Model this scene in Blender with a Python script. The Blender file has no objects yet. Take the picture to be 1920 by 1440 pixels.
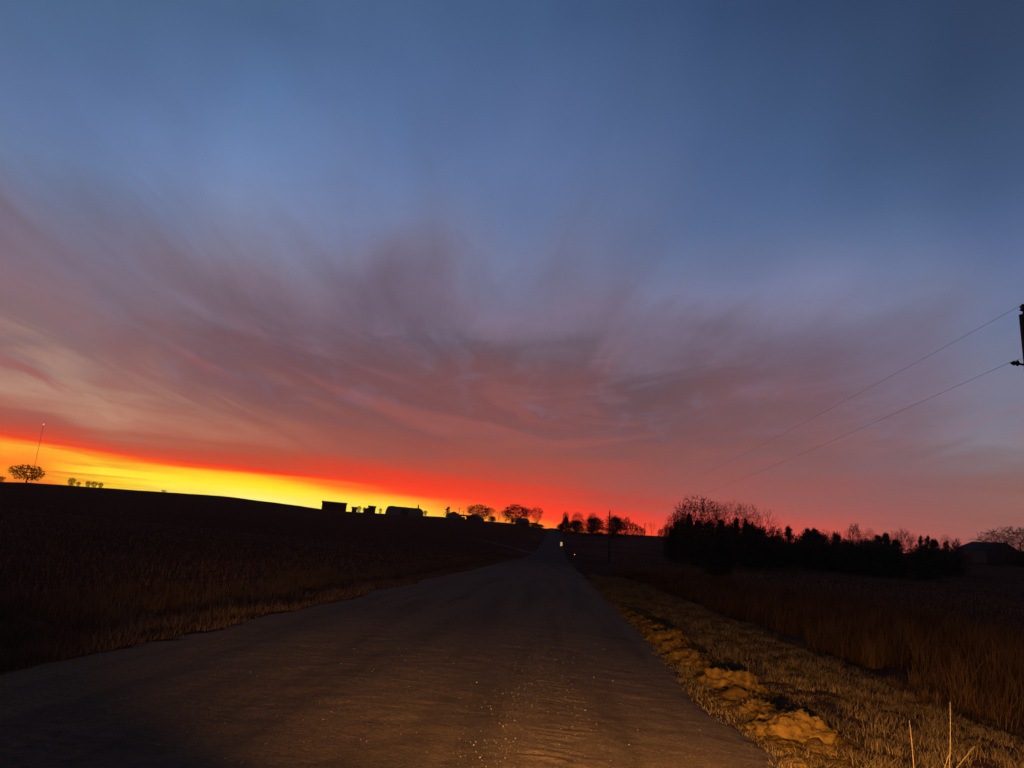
import bpy, bmesh, math, random
import numpy as np
from mathutils import Vector, Matrix, noise as mnoise
from math import sin, cos, tan, atan2, radians as R, degrees as DG, pi

random.seed(7)
rng = np.random.default_rng(11)
scene = bpy.context.scene
COL = scene.collection

# ------------------------------------------------------------------ camera
EYE = Vector((0.0, 0.0, 1.62))
FPX = 1442.0                        # focal length in pixels of the 1920 wide photograph
YAW, PITCH, ROLL = R(4.34), R(11.88), R(5.0)
f0 = Vector((-sin(YAW), cos(YAW), 0)); UPZ = Vector((0, 0, 1)); r0 = Vector((cos(YAW), sin(YAW), 0))
fw = f0*cos(PITCH) + UPZ*sin(PITCH); u0 = -f0*sin(PITCH) + UPZ*cos(PITCH)
rt = r0*cos(ROLL) + u0*sin(ROLL); up = -r0*sin(ROLL) + u0*cos(ROLL)
cam = bpy.data.objects.new('camera', bpy.data.cameras.new('camera')); COL.objects.link(cam)
M4 = Matrix((rt, up, -fw)).transposed().to_4x4(); M4.translation = EYE
cam.matrix_world = M4
cam.data.sensor_width = 36; cam.data.lens = 36*FPX/1920
cam.data.clip_start = 0.1; cam.data.clip_end = 20000
scene.camera = cam

def pray(px, py):
    d = fw + rt*((px-960)/FPX) + up*((720-py)/FPX)
    return d.normalized()
def paz(px, py):                    # azimuth from +Y (clockwise) and tangent of elevation
    d = pray(px, py); return atan2(d.x, d.y), d.z/math.hypot(d.x, d.y)
def gp(px, py, z=0.0):              # where a pixel's ray meets a level plane near the camera
    d = pray(px, py); t = (z-EYE.z)/d.z; return EYE.x+d.x*t, EYE.y+d.y*t
def proj(az, el):
    d = Vector((sin(az)*cos(el), cos(az)*cos(el), sin(el)))
    w = d.dot(fw)
    if w < 0.05: w = 0.05
    return 960+FPX*d.dot(rt)/w, 720-FPX*d.dot(up)/w

scene.view_settings.view_transform = 'Standard'; scene.view_settings.look = 'None'
scene.view_settings.exposure = 0; scene.view_settings.gamma = 1
scene.view_settings.use_curve_mapping = False
scene.cycles.use_denoising = True
scene.cycles.max_bounces = 4
scene.cycles.volume_bounces = 0

# ------------------------------------------------------------------ node helper
class NT:
    def __init__(s, nt): s.nt = nt
    def n(s, t, **kw):
        o = s.nt.nodes.new(t)
        for k, v in kw.items(): setattr(o, k, v)
        return o
    def _in(s, sock, v):
        if v is None: return
        if hasattr(v, 'is_output'): s.nt.links.new(v, sock)
        else: sock.default_value = v
    def m(s, op, a, b=None, c=None, clamp=False):
        o = s.n('ShaderNodeMath', operation=op, use_clamp=clamp)
        s._in(o.inputs[0], a); s._in(o.inputs[1], b); s._in(o.inputs[2], c); return o.outputs[0]
    def ss(s, x, a, b, lo=0.0, hi=1.0):
        o = s.n('ShaderNodeMapRange', interpolation_type='SMOOTHSTEP')
        s._in(o.inputs[0], x); o.inputs[1].default_value = a; o.inputs[2].default_value = b
        o.inputs[3].default_value = lo; o.inputs[4].default_value = hi; return o.outputs[0]
    def lin(s, x, a, b, lo=0.0, hi=1.0):
        o = s.n('ShaderNodeMapRange'); s._in(o.inputs[0], x)
        for i, v in enumerate((a, b, lo, hi)): o.inputs[i+1].default_value = v
        return o.outputs[0]
    def xyz(s, x, y, z):
        o = s.n('ShaderNodeCombineXYZ')
        for i, v in enumerate((x, y, z)): s._in(o.inputs[i], v)
        return o.outputs[0]
    def sep(s, v):
        o = s.n('ShaderNodeSeparateXYZ'); s._in(o.inputs[0], v); return o.outputs
    def noise(s, v, scale, detail=4, rough=0.5, dist=0.0):
        o = s.n('ShaderNodeTexNoise'); s._in(o.inputs['Vector'], v)
        o.inputs['Scale'].default_value = scale; o.inputs['Detail'].default_value = detail
        o.inputs['Roughness'].default_value = rough; o.inputs['Distortion'].default_value = dist
        return o.outputs[0]
    def ramp(s, x, stops, interp='LINEAR'):
        o = s.n('ShaderNodeValToRGB'); cr = o.color_ramp; cr.interpolation = interp
        s._in(o.inputs[0], x)
        while len(cr.elements) < len(stops): cr.elements.new(0.5)
        for e, (p, c) in zip(cr.elements, stops): e.position = p; e.color = (*c[:3], 1)
        return o.outputs[0]
    def mix(s, f, a, b, mode='MIX'):
        o = s.n('ShaderNodeMix', data_type='RGBA', blend_type=mode)
        s._in(o.inputs[0], f)
        for k, v in ((6, a), (7, b)):
            if isinstance(v, tuple): v = (*v[:3], 1)
            s._in(o.inputs[k], v)
        return o.outputs[2]

def lin1(c): c /= 255.0; return c/12.92 if c <= .04045 else ((c+.055)/1.055)**2.4
def L3(c): return tuple(lin1(v) for v in c)

# ------------------------------------------------------------------ sky (dusk, sun just below the horizon ahead and to the left)
SKYCOLS = {
 30: [(0,66,98,138),(62,72,100,145),(125,86,110,155),(200,96,118,160),(260,100,122,158),(320,110,122,155),(400,118,112,135),(450,124,108,126),(500,124,108,126),(550,132,114,128),(600,132,110,120),(650,138,110,112),(690,168,130,118),(720,188,145,125),(745,180,122,102),(770,162,92,80),(800,182,82,66),(817,220,72,44),(829,255,62,22),(836,255,135,36),(843,255,185,45),(860,255,130,30),(868,255,120,20),(880,255,165,15),(902,255,120,10)],
 240:[(0,66,97,137),(200,90,116,163),(300,100,124,168),(400,110,118,150),(450,118,116,142),(500,124,114,134),(540,122,108,125),(600,128,108,122),(640,130,96,104),(700,150,105,100),(740,168,118,102),(770,192,146,120),(800,192,135,110),(825,176,100,78),(845,205,75,50),(857,255,58,20),(863,255,120,25),(870,255,195,30),(890,255,238,55),(905,255,240,45),(918,255,200,20)],
 480:[(0,67,98,138),(65,70,100,144),(130,78,110,158),(200,85,118,168),(300,105,132,180),(400,124,136,174),(500,125,124,148),(560,128,112,130),(600,122,106,125),(650,114,92,106),(700,116,82,92),(740,128,82,86),(780,148,90,82),(820,182,104,84),(850,180,88,62),(872,215,65,38),(884,255,46,20),(890,255,120,20),(896,255,205,20),(912,255,240,40),(925,255,248,60),(936,255,250,130),(945,255,240,150)],
 720:[(0,65,95,138),(200,80,110,160),(300,96,122,170),(400,110,126,168),(450,118,122,155),(500,122,114,138),(550,114,100,122),(600,112,96,116),(650,105,90,107),(700,112,84,95),(750,125,80,85),(790,130,79,80),(830,145,80,75),(860,170,80,64),(890,225,65,40),(908,255,58,28),(922,255,80,28),(932,255,170,30),(942,255,225,60),(958,255,235,80)],
 960:[(0,60,90,132),(100,65,92,138),(200,82,106,152),(300,88,110,156),(400,100,116,156),(450,112,118,152),(500,114,114,142),(540,114,112,144),(590,130,112,134),(640,114,102,122),(680,104,86,97),(710,114,82,90),(740,128,80,83),(780,133,78,78),(820,138,78,76),(860,158,83,70),(890,188,74,56),(915,225,66,42),(940,250,58,32),(965,255,72,28),(985,255,150,20)],
 1200:[(0,52,78,120),(200,72,98,142),(300,80,104,150),(400,92,110,152),(500,108,116,150),(560,120,116,145),(620,114,100,120),(660,116,102,122),(700,118,102,120),(740,108,85,98),(780,106,82,92),(830,120,81,86),(870,142,84,80),(910,168,84,74),(945,195,70,56),(975,245,60,35),(1000,255,75,35)],
 1440:[(0,46,70,110),(100,54,80,120),(200,62,90,132),(300,70,98,145),(400,88,110,154),(500,112,122,158),(545,126,128,165),(600,124,118,146),(650,115,106,130),(690,112,96,116),(720,115,90,102),(760,120,86,95),(800,124,86,92),(830,132,92,96),(860,132,86,88),(900,145,92,90),(940,158,91,86),(970,172,88,79),(1010,225,75,55)],
 1680:[(0,44,66,102),(150,56,80,118),(300,64,90,132),(400,80,104,146),(500,100,116,156),(600,116,120,150),(680,116,108,132),(750,124,106,124),(800,126,100,110),(850,130,98,104),(900,138,97,101),(950,148,94,92),(1000,162,90,83),(1030,190,82,68)],
 1890:[(0,42,62,94),(150,52,74,108),(300,60,84,125),(400,72,95,138),(500,88,106,150),(600,102,116,154),(680,118,122,148),(750,126,122,142),(800,132,122,138),(830,134,128,138),(850,128,112,118),(880,136,110,114),(920,138,100,96),(960,148,100,92),(1000,148,94,84),(1040,155,84,74)],
}
cxs = sorted(SKYCOLS)
EDGE = [(30, 836), (240, 860), (480, 888), (720, 926), (960, 975), (1100, 1003)]      # where red cloud gives way to the yellow gap
_e = [paz(*p) for p in EDGE]; EP = np.polyfit([DG(a) for a, t in _e], [DG(math.atan(t)) for a, t in _e], 2)
def edge_el(azd): azd = min(max(azd, -38), 4); return EP[0]*azd*azd+EP[1]*azd+EP[2]
def warp_el(eld, azd): x = min(max(1-eld/10, 0), 1); return eld+(3.5-edge_el(azd))*x*x*(3-2*x)
def unwarp_el(w, azd):
    lo, hi = -3.0, 70.0
    for _ in range(40):
        m_ = (lo+hi)/2
        if warp_el(m_, azd) < w: lo = m_
        else: hi = m_
    return lo
ctab = {}
for cx in cxs:
    els = [math.atan(paz(cx, s[0])[1]) for s in SKYCOLS[cx]]
    cols = [L3(s[1:]) for s in SKYCOLS[cx]]
    o = np.argsort(els); ctab[cx] = (np.array(els)[o], np.array(cols)[o])
def skycol(az, el):
    return skycol0(az, el)*(np.array([1, 1, 1])+np.array([.38, .28, .3])*math.exp(-(DG(el)/3.4)**2))
def skycol0(az, el):
    px, _ = proj(az, el)
    px = min(max(px, cxs[0]), cxs[-1])
    for a, b in zip(cxs, cxs[1:]):
        if a <= px <= b:
            t = (px-a)/(b-a); t = t*t*(3-2*t)
            ca, cb = (np.array([np.interp(el, ctab[c][0], ctab[c][1][:, k]) for k in range(3)]) for c in (a, b))
            return ca*(1-t)+cb*t
W = bpy.data.worlds.new("World"); scene.world = W; W.use_nodes = True
W.node_tree.nodes.clear(); S = NT(W.node_tree)
tc = S.n('ShaderNodeTexCoord').outputs['Generated']
X, Y, Z = S.sep(tc)[:3]
zc = S.m('MAXIMUM', Z, 0.0)
AZF = R(-6.0)                                           # the cloud streets run towards this bearing
xr = S.m('ADD', S.m('MULTIPLY', X, cos(AZF)), S.m('MULTIPLY', Y, -sin(AZF)))
yr = S.m('ADD', S.m('MULTIPLY', X, sin(AZF)), S.m('MULTIPLY', Y, cos(AZF)))
den = S.m('ADD', zc, 0.10)
cu = S.m('DIVIDE', yr, den); cv = S.m('DIVIDE', xr, den)
el_deg = S.m('MULTIPLY', S.m('ARCSINE', Z), 180/pi)
az_deg = S.m('MULTIPLY', S.m('ARCTAN2', X, Y), 180/pi)
pl = S.xyz(S.m('MULTIPLY', cu, 0.50), S.m('MULTIPLY', cv, 1.2), 3.1)
nA = S.noise(pl, 1.0, 2, 0.45, 0.5)
nB = S.noise(S.xyz(S.m('MULTIPLY', cu, 0.58), S.m('MULTIPLY', cv, 2.5), 8.7), 1.45, 6, 0.62, 0.6)
qel = S.m('SUBTRACT', el_deg, S.m('MULTIPLY', S.m('SQRT', S.m('ADD', S.m('POWER', S.m('ABSOLUTE', S.m('ADD', az_deg, 2.0)), 2.0), 30.0)), 0.26))
nH = S.noise(S.xyz(S.m('MULTIPLY', az_deg, 0.075), S.m('MULTIPLY', qel, 0.42), 12.2), 1.0, 6, 0.6, 0.8)
hi_ = S.ss(el_deg, 8, 19)
nB = S.m('ADD', S.m('MULTIPLY', nB, hi_), S.m('MULTIPLY', nH, S.m('SUBTRACT', 1.0, hi_)))
nA = S.m('ADD', S.m('MULTIPLY', nA, S.m('ADD', .35, S.m('MULTIPLY', hi_, .65))), S.m('MULTIPLY', nH, S.m('MULTIPLY', S.m('SUBTRACT', 1.0, hi_), .65)))
nC = S.noise(S.xyz(S.m('MULTIPLY', az_deg, 0.05), S.m('MULTIPLY', el_deg, 0.9), 1.7), 1.0, 4, 0.55, 0.4)
ampA = S.m('MULTIPLY', S.m('MULTIPLY', S.ss(el_deg, 4, 13), S.ss(el_deg, 30, 48, 1, 0.12)), S.ss(az_deg, 6, 22, 1, .6))
ampL = S.ss(el_deg, 1.0, 5.5)
warp = S.m('MULTIPLY', S.m('SUBTRACT', nA, 0.5), S.m('MULTIPLY', ampA, 14.0))
warp = S.m('ADD', warp, S.m('MULTIPLY', S.m('SUBTRACT', nB, 0.5), S.m('MULTIPLY', ampA, 6.0)))
warp = S.m('ADD', warp, S.m('MULTIPLY', S.m('SUBTRACT', nC, 0.5), S.m('ADD', S.m('MULTIPLY', S.m('MULTIPLY', ampL, S.ss(el_deg, 8, 16, 1, 0)), 1.6), S.ss(el_deg, 8, 16, 0.75, 0))))
azc = S.m('MINIMUM', S.m('MAXIMUM', az_deg, -38.0), 4.0)
edg = S.m('ADD', S.m('MULTIPLY', azc, S.m('ADD', S.m('MULTIPLY', azc, float(EP[0])), float(EP[1]))), float(EP[2]))
shift = S.m('MULTIPLY', S.m('SUBTRACT', 3.5, edg), S.ss(el_deg, 10, 0, 0, 1))
elw = S.m('ADD', S.m('ADD', el_deg, warp), shift)
elpos = S.m('DIVIDE', elw, 60.0, clamp=True)
azw = S.m('ADD', az_deg, S.m('MULTIPLY', S.m('SUBTRACT', nA, 0.5), 8.0))
ELS = [0,1,1.8,2.4,2.8,3.1,3.3,3.5,3.7,3.9,4.15,4.5,5.0,5.6,6.3,7.2,8.2,9.4,10.8,12.2,13.8,15.5,17.5,20,22.5,25.5,29,33,38,46,60]
dusk_e = [(70,58,82), (58,66,98), (44,56,92), (34,46,80)]
def far_stops(kind):
    out = []
    for e in ELS:
        if kind == 'left':      # beyond the left frame edge: the glow dies down slowly
            c = np.interp(e, [0, 2, 3.5, 6, 12, 22, 40, 60], range(8))
            tab = [(215,95,35), (200,75,45), (165,75,62), (140,92,88), (118,100,118), (92,100,130), (60,80,115), (34,46,70)]
        elif kind == 'right':
            c = np.interp(e, [0, 6, 14, 30, 60], range(5)); tab = [(120,84,86), (124,98,106), (88,88,110), (50,62,92), (28,36,58)]
        else:                   # behind the camera: the earth's shadow and dim blue
            c = np.interp(e, [0, 8, 16, 35, 60], range(5)); tab = [(44,44,56), (64,54,66), (56,54,72), (40,44,64), (28,34,54)]
        i = min(int(c), len(tab)-2); t = c-i
        out.append((e/60, L3([tab[i][k]*(1-t)+tab[i+1][k]*t for k in range(3)])))
    return out
azs = [-36, -31, -26, -21, -16, -11, -6, -1, 5, 11, 17, 23, 29]
colstops = [(a, [(e/60, skycol(R(a), R(unwarp_el(e, a)))*(1-.45*max(0, min(1, (e-40)/18)))) for e in ELS]) for a in azs]
colstops = [(-180, far_stops('back')), (-70, far_stops('left'))] + colstops + [(65, far_stops('right')), (180, far_stops('back'))]
cur = None
for i, (a, st) in enumerate(colstops):
    rc = S.ramp(elpos, st)
    if cur is None: cur = rc
    else: cur = S.mix(S.ss(azw, colstops[i-1][0], a), cur, rc)
# soft brightness mottling of the veil cloud
br = S.m('ADD', 1.0, S.m('MULTIPLY', S.m('SUBTRACT', nB, 0.5), S.m('MULTIPLY', ampA, 0.5)))
nE = S.noise(S.xyz(S.m('MULTIPLY', cu, 1.5), S.m('MULTIPLY', cv, 3.0), 5.2), 1.8, 4, 0.55, 0.6)
br = S.m('MULTIPLY', br, S.m('ADD', 1.0, S.m('MULTIPLY', S.m('SUBTRACT', nE, 0.5), S.m('MULTIPLY', ampA, 0.12))))
br = S.m('MULTIPLY', br, S.m('ADD', 1.0, S.m('MULTIPLY', S.m('SUBTRACT', nC, 0.5), S.ss(el_deg, 5, 14, 0.35, 0))))
cur = S.mix(1.0, cur, S.xyz(br, br, br), 'MULTIPLY')
warmk = S.m('MULTIPLY', S.m('MULTIPLY', S.ss(nB, .45, .68), S.ss(el_deg, 3.5, 6)), S.m('MULTIPLY', S.ss(el_deg, 10, 17, .55, 0), S.ss(az_deg, 3, 16, 1, .45)))
cur = S.mix(warmk, cur, L3((172, 84, 68)))
coolk = S.m('MULTIPLY', S.m('MULTIPLY', S.ss(nE, .5, .7), S.ss(el_deg, 7, 10)), S.ss(el_deg, 14, 20, .17, 0))
cur = S.mix(coolk, cur, L3((128, 122, 150)))
nD = S.noise(S.xyz(S.m('MULTIPLY', az_deg, 0.10), S.m('MULTIPLY', el_deg, 1.9), 4.4), 1.0, 5, 0.6, 0.5)
stk = S.m('MULTIPLY', S.ss(nD, .50, .64), S.m('MULTIPLY', S.ss(el_deg, 4.6, 3.4), S.ss(az_deg, -26, -34, .05, .7)))
cur = S.mix(stk, cur, L3((255, 112, 22)))
hs = S.n('ShaderNodeHueSaturation'); hs.inputs['Saturation'].default_value = .94; hs.inputs['Value'].default_value = .97
S._in(hs.inputs['Color'], cur); hmix = S.ss(el_deg, 4, 9); cur = S.mix(hmix, cur, hs.outputs[0])
below = S.ss(Z, -0.02, 0.0)
cur = S.mix(below, L3((40, 30, 30)), cur)
bg = S.n('ShaderNodeBackground'); S._in(bg.inputs[0], cur); bg.inputs[1].default_value = 1.0
wo = S.n('ShaderNodeOutputWorld'); S.nt.links.new(bg.outputs[0], wo.inputs[0])

# ------------------------------------------------------------------ head lamps of the car the picture is taken from
def headlamp(x, y, z, tx, ty, tz, e, ang):
    ld = bpy.data.lights.new('headlight', 'SPOT'); ld.energy = e; ld.color = (1.0, .52, .15)
    ld.spot_size = R(ang); ld.spot_blend = 1.0; ld.shadow_soft_size = 0.05
    o = bpy.data.objects.new('headlight', ld); COL.objects.link(o); o.location = (x, y, z)
    o.rotation_euler = (Vector((tx, ty, tz))-Vector((x, y, z))).to_track_quat('-Z', 'Y').to_euler()
    o.scale = (3.7, 1, 1)           # the lens spreads the beam sideways
headlamp(-0.25, 1.7, 0.95, 2.4, 20, 0.0, 2700, 34)
headlamp(1.05, 1.7, 0.95, 4.2, 20, 0.0, 2700, 34)

# ------------------------------------------------------------------ tags, meshes
def tag(o, label=None, cat=None, group=None, kind=None):
    for k, v in (('label', label), ('category', cat), ('group', group), ('kind', kind)):
        if v: o[k] = v
    return o
def mesh_np(name, V, F, mat=None, smooth=False, tint=None):
    me = bpy.data.meshes.new(name); V = np.asarray(V, np.float32); F = np.asarray(F, np.int32)
    k = F.shape[1]
    me.vertices.add(len(V)); me.vertices.foreach_set('co', V.ravel())
    me.loops.add(F.size); me.loops.foreach_set('vertex_index', F.ravel())
    me.polygons.add(len(F)); me.polygons.foreach_set('loop_start', np.arange(0, F.size, k, dtype=np.int32))
    if smooth: me.polygons.foreach_set('use_smooth', np.ones(len(F), bool))
    if tint is not None:
        at = me.attributes.new('tint', 'FLOAT', 'POINT'); at.data.foreach_set('value', np.asarray(tint, np.float32))
    me.update(calc_edges=True); me.validate()
    if mat: me.materials.append(mat)
    return me
def link(name, me, parent=None, **kw):
    o = bpy.data.objects.new(name, me); COL.objects.link(o)
    if parent is not None: o.parent = parent
    return tag(o, **kw)
def thing(name, label, cat, loc=(0, 0, 0), rz=0, group=None):
    o = bpy.data.objects.new(name, None); COL.objects.link(o); o.location = loc; o.rotation_euler.z = rz
    o.empty_display_size = 0.3
    return tag(o, label, cat, group)
class MB:
    def __init__(s): s.bm = bmesh.new()
    def box(s, c, d, rot=None, bev=0):
        g = bmesh.ops.create_cube(s.bm, size=1)['verts']
        bmesh.ops.scale(s.bm, verts=g, vec=d)
        if rot is not None: bmesh.ops.rotate(s.bm, verts=g, cent=(0, 0, 0), matrix=rot)
        bmesh.ops.translate(s.bm, verts=g, vec=c); return s
    def tube(s, pts, rad, n=8, cap=True):
        rings = []
        for i, p in enumerate(pts):
            p = Vector(p); a = Vector(pts[max(i-1, 0)]); b = Vector(pts[min(i+1, len(pts)-1)])
            d = (b-a).normalized(); q = d.to_track_quat('Z', 'Y')
            rr = rad[i] if hasattr(rad, '__len__') else rad
            rings.append([s.bm.verts.new(p+q@Vector((rr*cos(2*pi*k/n), rr*sin(2*pi*k/n), 0))) for k in range(n)])
        for A, B in zip(rings, rings[1:]):
            for k in range(n): s.bm.faces.new((A[k], A[(k+1) % n], B[(k+1) % n], B[k]))
        if cap: s.bm.faces.new(rings[0][::-1]); s.bm.faces.new(rings[-1])
        return s
    def poly(s, vs): s.bm.faces.new([s.bm.verts.new(v) for v in vs]); return s
    def prism(s, prof, y0, y1):     # profile in x,z extruded along y
        a = [s.bm.verts.new((x, y0, z)) for x, z in prof]; b = [s.bm.verts.new((x, y1, z)) for x, z in prof]
        n = len(prof)
        s.bm.faces.new(a); s.bm.faces.new(b[::-1])
        for k in range(n): s.bm.faces.new((a[k], b[k], b[(k+1) % n], a[(k+1) % n]))
        return s
    def build(s, name, mat, parent=None, smooth=False, **kw):
        bmesh.ops.recalc_face_normals(s.bm, faces=s.bm.faces)
        me = bpy.data.meshes.new(name); s.bm.to_mesh(me); s.bm.free(); me.materials.append(mat)
        if smooth:
            for p in me.polygons: p.use_smooth = True
        return link(name, me, parent, **kw)

# ------------------------------------------------------------------ materials
def mat_base(name, rough=0.9, spec=0.2):
    m = bpy.data.materials.new(name); m.use_nodes = True; m.node_tree.nodes.clear(); N = NT(m.node_tree)
    p = N.n('ShaderNodeBsdfPrincipled'); o = N.n('ShaderNodeOutputMaterial'); N.nt.links.new(p.outputs[0], o.inputs[0])
    p.inputs['Roughness'].default_value = rough; p.inputs['Specular IOR Level'].default_value = spec
    return m, N, p
def simple(name, c1, c2, scale=6, rough=0.85, spec=0.2, bump=0.0):
    m, N, p = mat_base(name, rough, spec); co = N.n('ShaderNodeTexCoord').outputs['Object']
    n = N.noise(co, scale, 5, 0.6)
    N._in(p.inputs['Base Color'], N.ramp(n, [(0.3, c1), (0.7, c2)]))
    if bump:
        b = N.n('ShaderNodeBump'); b.inputs['Distance'].default_value = bump; N._in(b.inputs['Height'], n)
        N.nt.links.new(b.outputs[0], p.inputs['Normal'])
    return m
def grass_mat(name, lo, mid, hi):
    m, N, p = mat_base(name, 0.8, 0.04)
    a = N.n('ShaderNodeAttribute', attribute_name='tint').outputs['Fac']
    c = N.ramp(a, [(0, lo), (0.5, mid), (1, hi)])
    N._in(p.inputs['Base Color'], c)
    tr = N.n('ShaderNodeBsdfTranslucent'); N._in(tr.inputs[0], c)
    mx = N.n('ShaderNodeMixShader'); mx.inputs[0].default_value = 0.22
    out = [n for n in N.nt.nodes if n.type == 'OUTPUT_MATERIAL'][0]
    N.nt.links.new(p.outputs[0], mx.inputs[1]); N.nt.links.new(tr.outputs[0], mx.inputs[2]); N.nt.links.new(mx.outputs[0], out.inputs[0])
    return m
M_bark = simple('bark', (.035, .026, .02), (.07, .055, .045), 9)
M_twig = simple('twigs', (.04, .028, .022), (.08, .055, .045), 9)
M_cedar = simple('cedar_foliage', (.012, .018, .008), (.035, .042, .018), 3)
M_pole = simple('creosoted_wood', (.03, .02, .014), (.075, .052, .036), 14, 0.85, 0.2, 0.004)
M_metal = simple('galvanised_metal', (.18, .18, .18), (.28, .28, .28), 8, 0.5, 0.5)
M_darkmetal = simple('dark_metal', (.02, .02, .022), (.05, .05, .055), 8, 0.5, 0.5)
M_ceramic = simple('glazed_ceramic', (.03, .018, .012), (.05, .03, .02), 6, 0.25, 0.5)
M_wall = simple('weathered_boards', (.05, .04, .034), (.09, .075, .065), 4, 0.8)
M_wallpale = simple('pale_metal_siding', (.12, .10, .10), (.17, .15, .15), 2, 0.6, 0.4)
M_wallred = simple('red_boards', (.05, .018, .014), (.08, .028, .02), 4, 0.8)
M_roof = simple('roof_sheet', (.012, .013, .018), (.022, .023, .03), 2, 0.7, 0.03)
M_roofdark = simple('roof_shingle', (.04, .038, .036), (.07, .065, .06), 6, 0.8)
M_window = simple('window_glass', (.02, .022, .025), (.03, .032, .035), 2, 0.1, 0.8)
M_straw = grass_mat('verge_grass', (.04, .025, .012), (.12, .076, .036), (.26, .17, .085))
M_tall = grass_mat('ditch_grass', (.035, .017, .008), (.092, .046, .020), (.22, .125, .055))
M_left = grass_mat('field_edge_grass', (.06, .033, .02), (.12, .068, .04), (.2, .12, .07))
M_stub = grass_mat('stubble', (.07, .036, .022), (.15, .078, .048), (.25, .14, .085))

def ground_mat():
    m, N, p = mat_base('field_soil', 0.95, 0.0); co = N.n('ShaderNodeTexCoord').outputs['Object']
    a = N.noise(co, 0.05, 5, 0.55); b = N.noise(co, 2.5, 6, 0.65); c = N.noise(co, 26, 4, 0.7)
    col = N.ramp(b, [(0.3, (.06, .026, .016)), (0.55, (.12, .054, .033)), (0.75, (.18, .09, .055))])
    col = N.mix(N.m('MULTIPLY', N.ss(a, .42, .6), 0.6), col, (.07, .03, .02))
    xs = N.sep(co); y = xs[1]; x = xs[0]
    lef = N.ss(N.m('ADD', y, N.m('MULTIPLY', x, -0.05)), 118, 128)     # upper field on the left, tilled earth
    left = N.m('MULTIPLY', lef, N.ss(x, -6, -16))
    col = N.mix(N.m('MULTIPLY', left, 0.75), col, (.085, .03, .02))
    N._in(p.inputs['Base Color'], col)
    bp = N.n('ShaderNodeBump'); bp.inputs['Distance'].default_value = 0.05
    N._in(bp.inputs['Height'], N.m('ADD', b, N.m('MULTIPLY', c, 0.35))); N.nt.links.new(bp.outputs[0], p.inputs['Normal'])
    return m
def road_mat():
    m, N, p = mat_base('packed_gravel', 0.92, 0.05); co = N.n('ShaderNodeTexCoord').outputs['Object']
    a = N.noise(co, 0.7, 5, 0.6); b = N.noise(co, 22, 6, 0.7)
    vo = N.n('ShaderNodeTexVoronoi'); N._in(vo.inputs['Vector'], co); vo.inputs['Scale'].default_value = 62
    gr = N.m('MULTIPLY', N.ss(vo.outputs['Distance'], 0.0, 0.6), 1.0)
    xs = N.sep(co)
    st = N.noise(N.xyz(N.m('MULTIPLY', xs[0], 1.0), N.m('MULTIPLY', xs[1], 0.06), 0), 1.6, 4, 0.55)
    col = N.ramp(b, [(0.25, (.078, .048, .028)), (0.5, (.145, .09, .052)), (0.78, (.225, .145, .086))])
    sp = N.sep(vo.outputs['Color'])
    col = N.mix(N.m('MULTIPLY', N.ss(sp[0], .82, 1.0), N.ss(gr, .5, .1)), col, (.3, .25, .2))
    col = N.mix(N.ss(st, .42, .66, 0, 0.5), col, (.05, .036, .027))
    col = N.mix(N.ss(a, .4, .7, 0, 0.35), col, (.12, .088, .06))
    col = N.mix(N.ss(xs[1], 30, 120, 0, .82), col, (.022, .014, .010))     # dimmer light painted in: road colour darkens towards the hill
    N._in(p.inputs['Base Color'], col)
    bp = N.n('ShaderNodeBump'); bp.inputs['Distance'].default_value = 0.009
    h = N.m('ADD', N.m('MULTIPLY', b, 1.0), N.m('MULTIPLY', gr, -0.55))
    N._in(bp.inputs['Height'], h); N.nt.links.new(bp.outputs[0], p.inputs['Normal'])
    return m
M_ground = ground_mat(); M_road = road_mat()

# ------------------------------------------------------------------ terrain
SKYL = [(0,903),(60,905),(100,908),(200,915),(300,922),(420,930),(560,948),(620,957),(720,963),(830,969),(900,976),(960,981),(1006,989),(1018,990),(1043,992),(1060,996),(1100,999),(1180,1002),(1240,1005),(1300,1010),(1400,1016),(1500,1021),(1560,1026),(1690,1036),(1800,1040),(1919,1046)]
sk = np.array([paz(*p) for p in SKYL]); sk = sk[np.argsort(sk[:, 0])]
RC_AZ = np.radians([-60, -35, -10, -4, 0, 10, 25, 40]); RC_R = np.array([330, 370, 430, 420, 430, 430, 400, 380.])
R0_R = np.array([70, 70, 80, 105, 110, 100, 110, 110.])
def sstep(x): x = np.clip(x, 0, 1); return x*x*(3-2*x)
HX = [-400, -60, -12, -9.5, -7.6, -6.2, -5.3, -5.0, 1.8, 2.1, 3.5, 5.6, 7.6, 9.5, 13, 40, 400]
HZ = [-.25, -.2, -.15, -.3, -.62, -.28, -.03, 0, 0, -.02, -.08, -.2, -.65, -.5, -.3, -.3, -.3]
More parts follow.
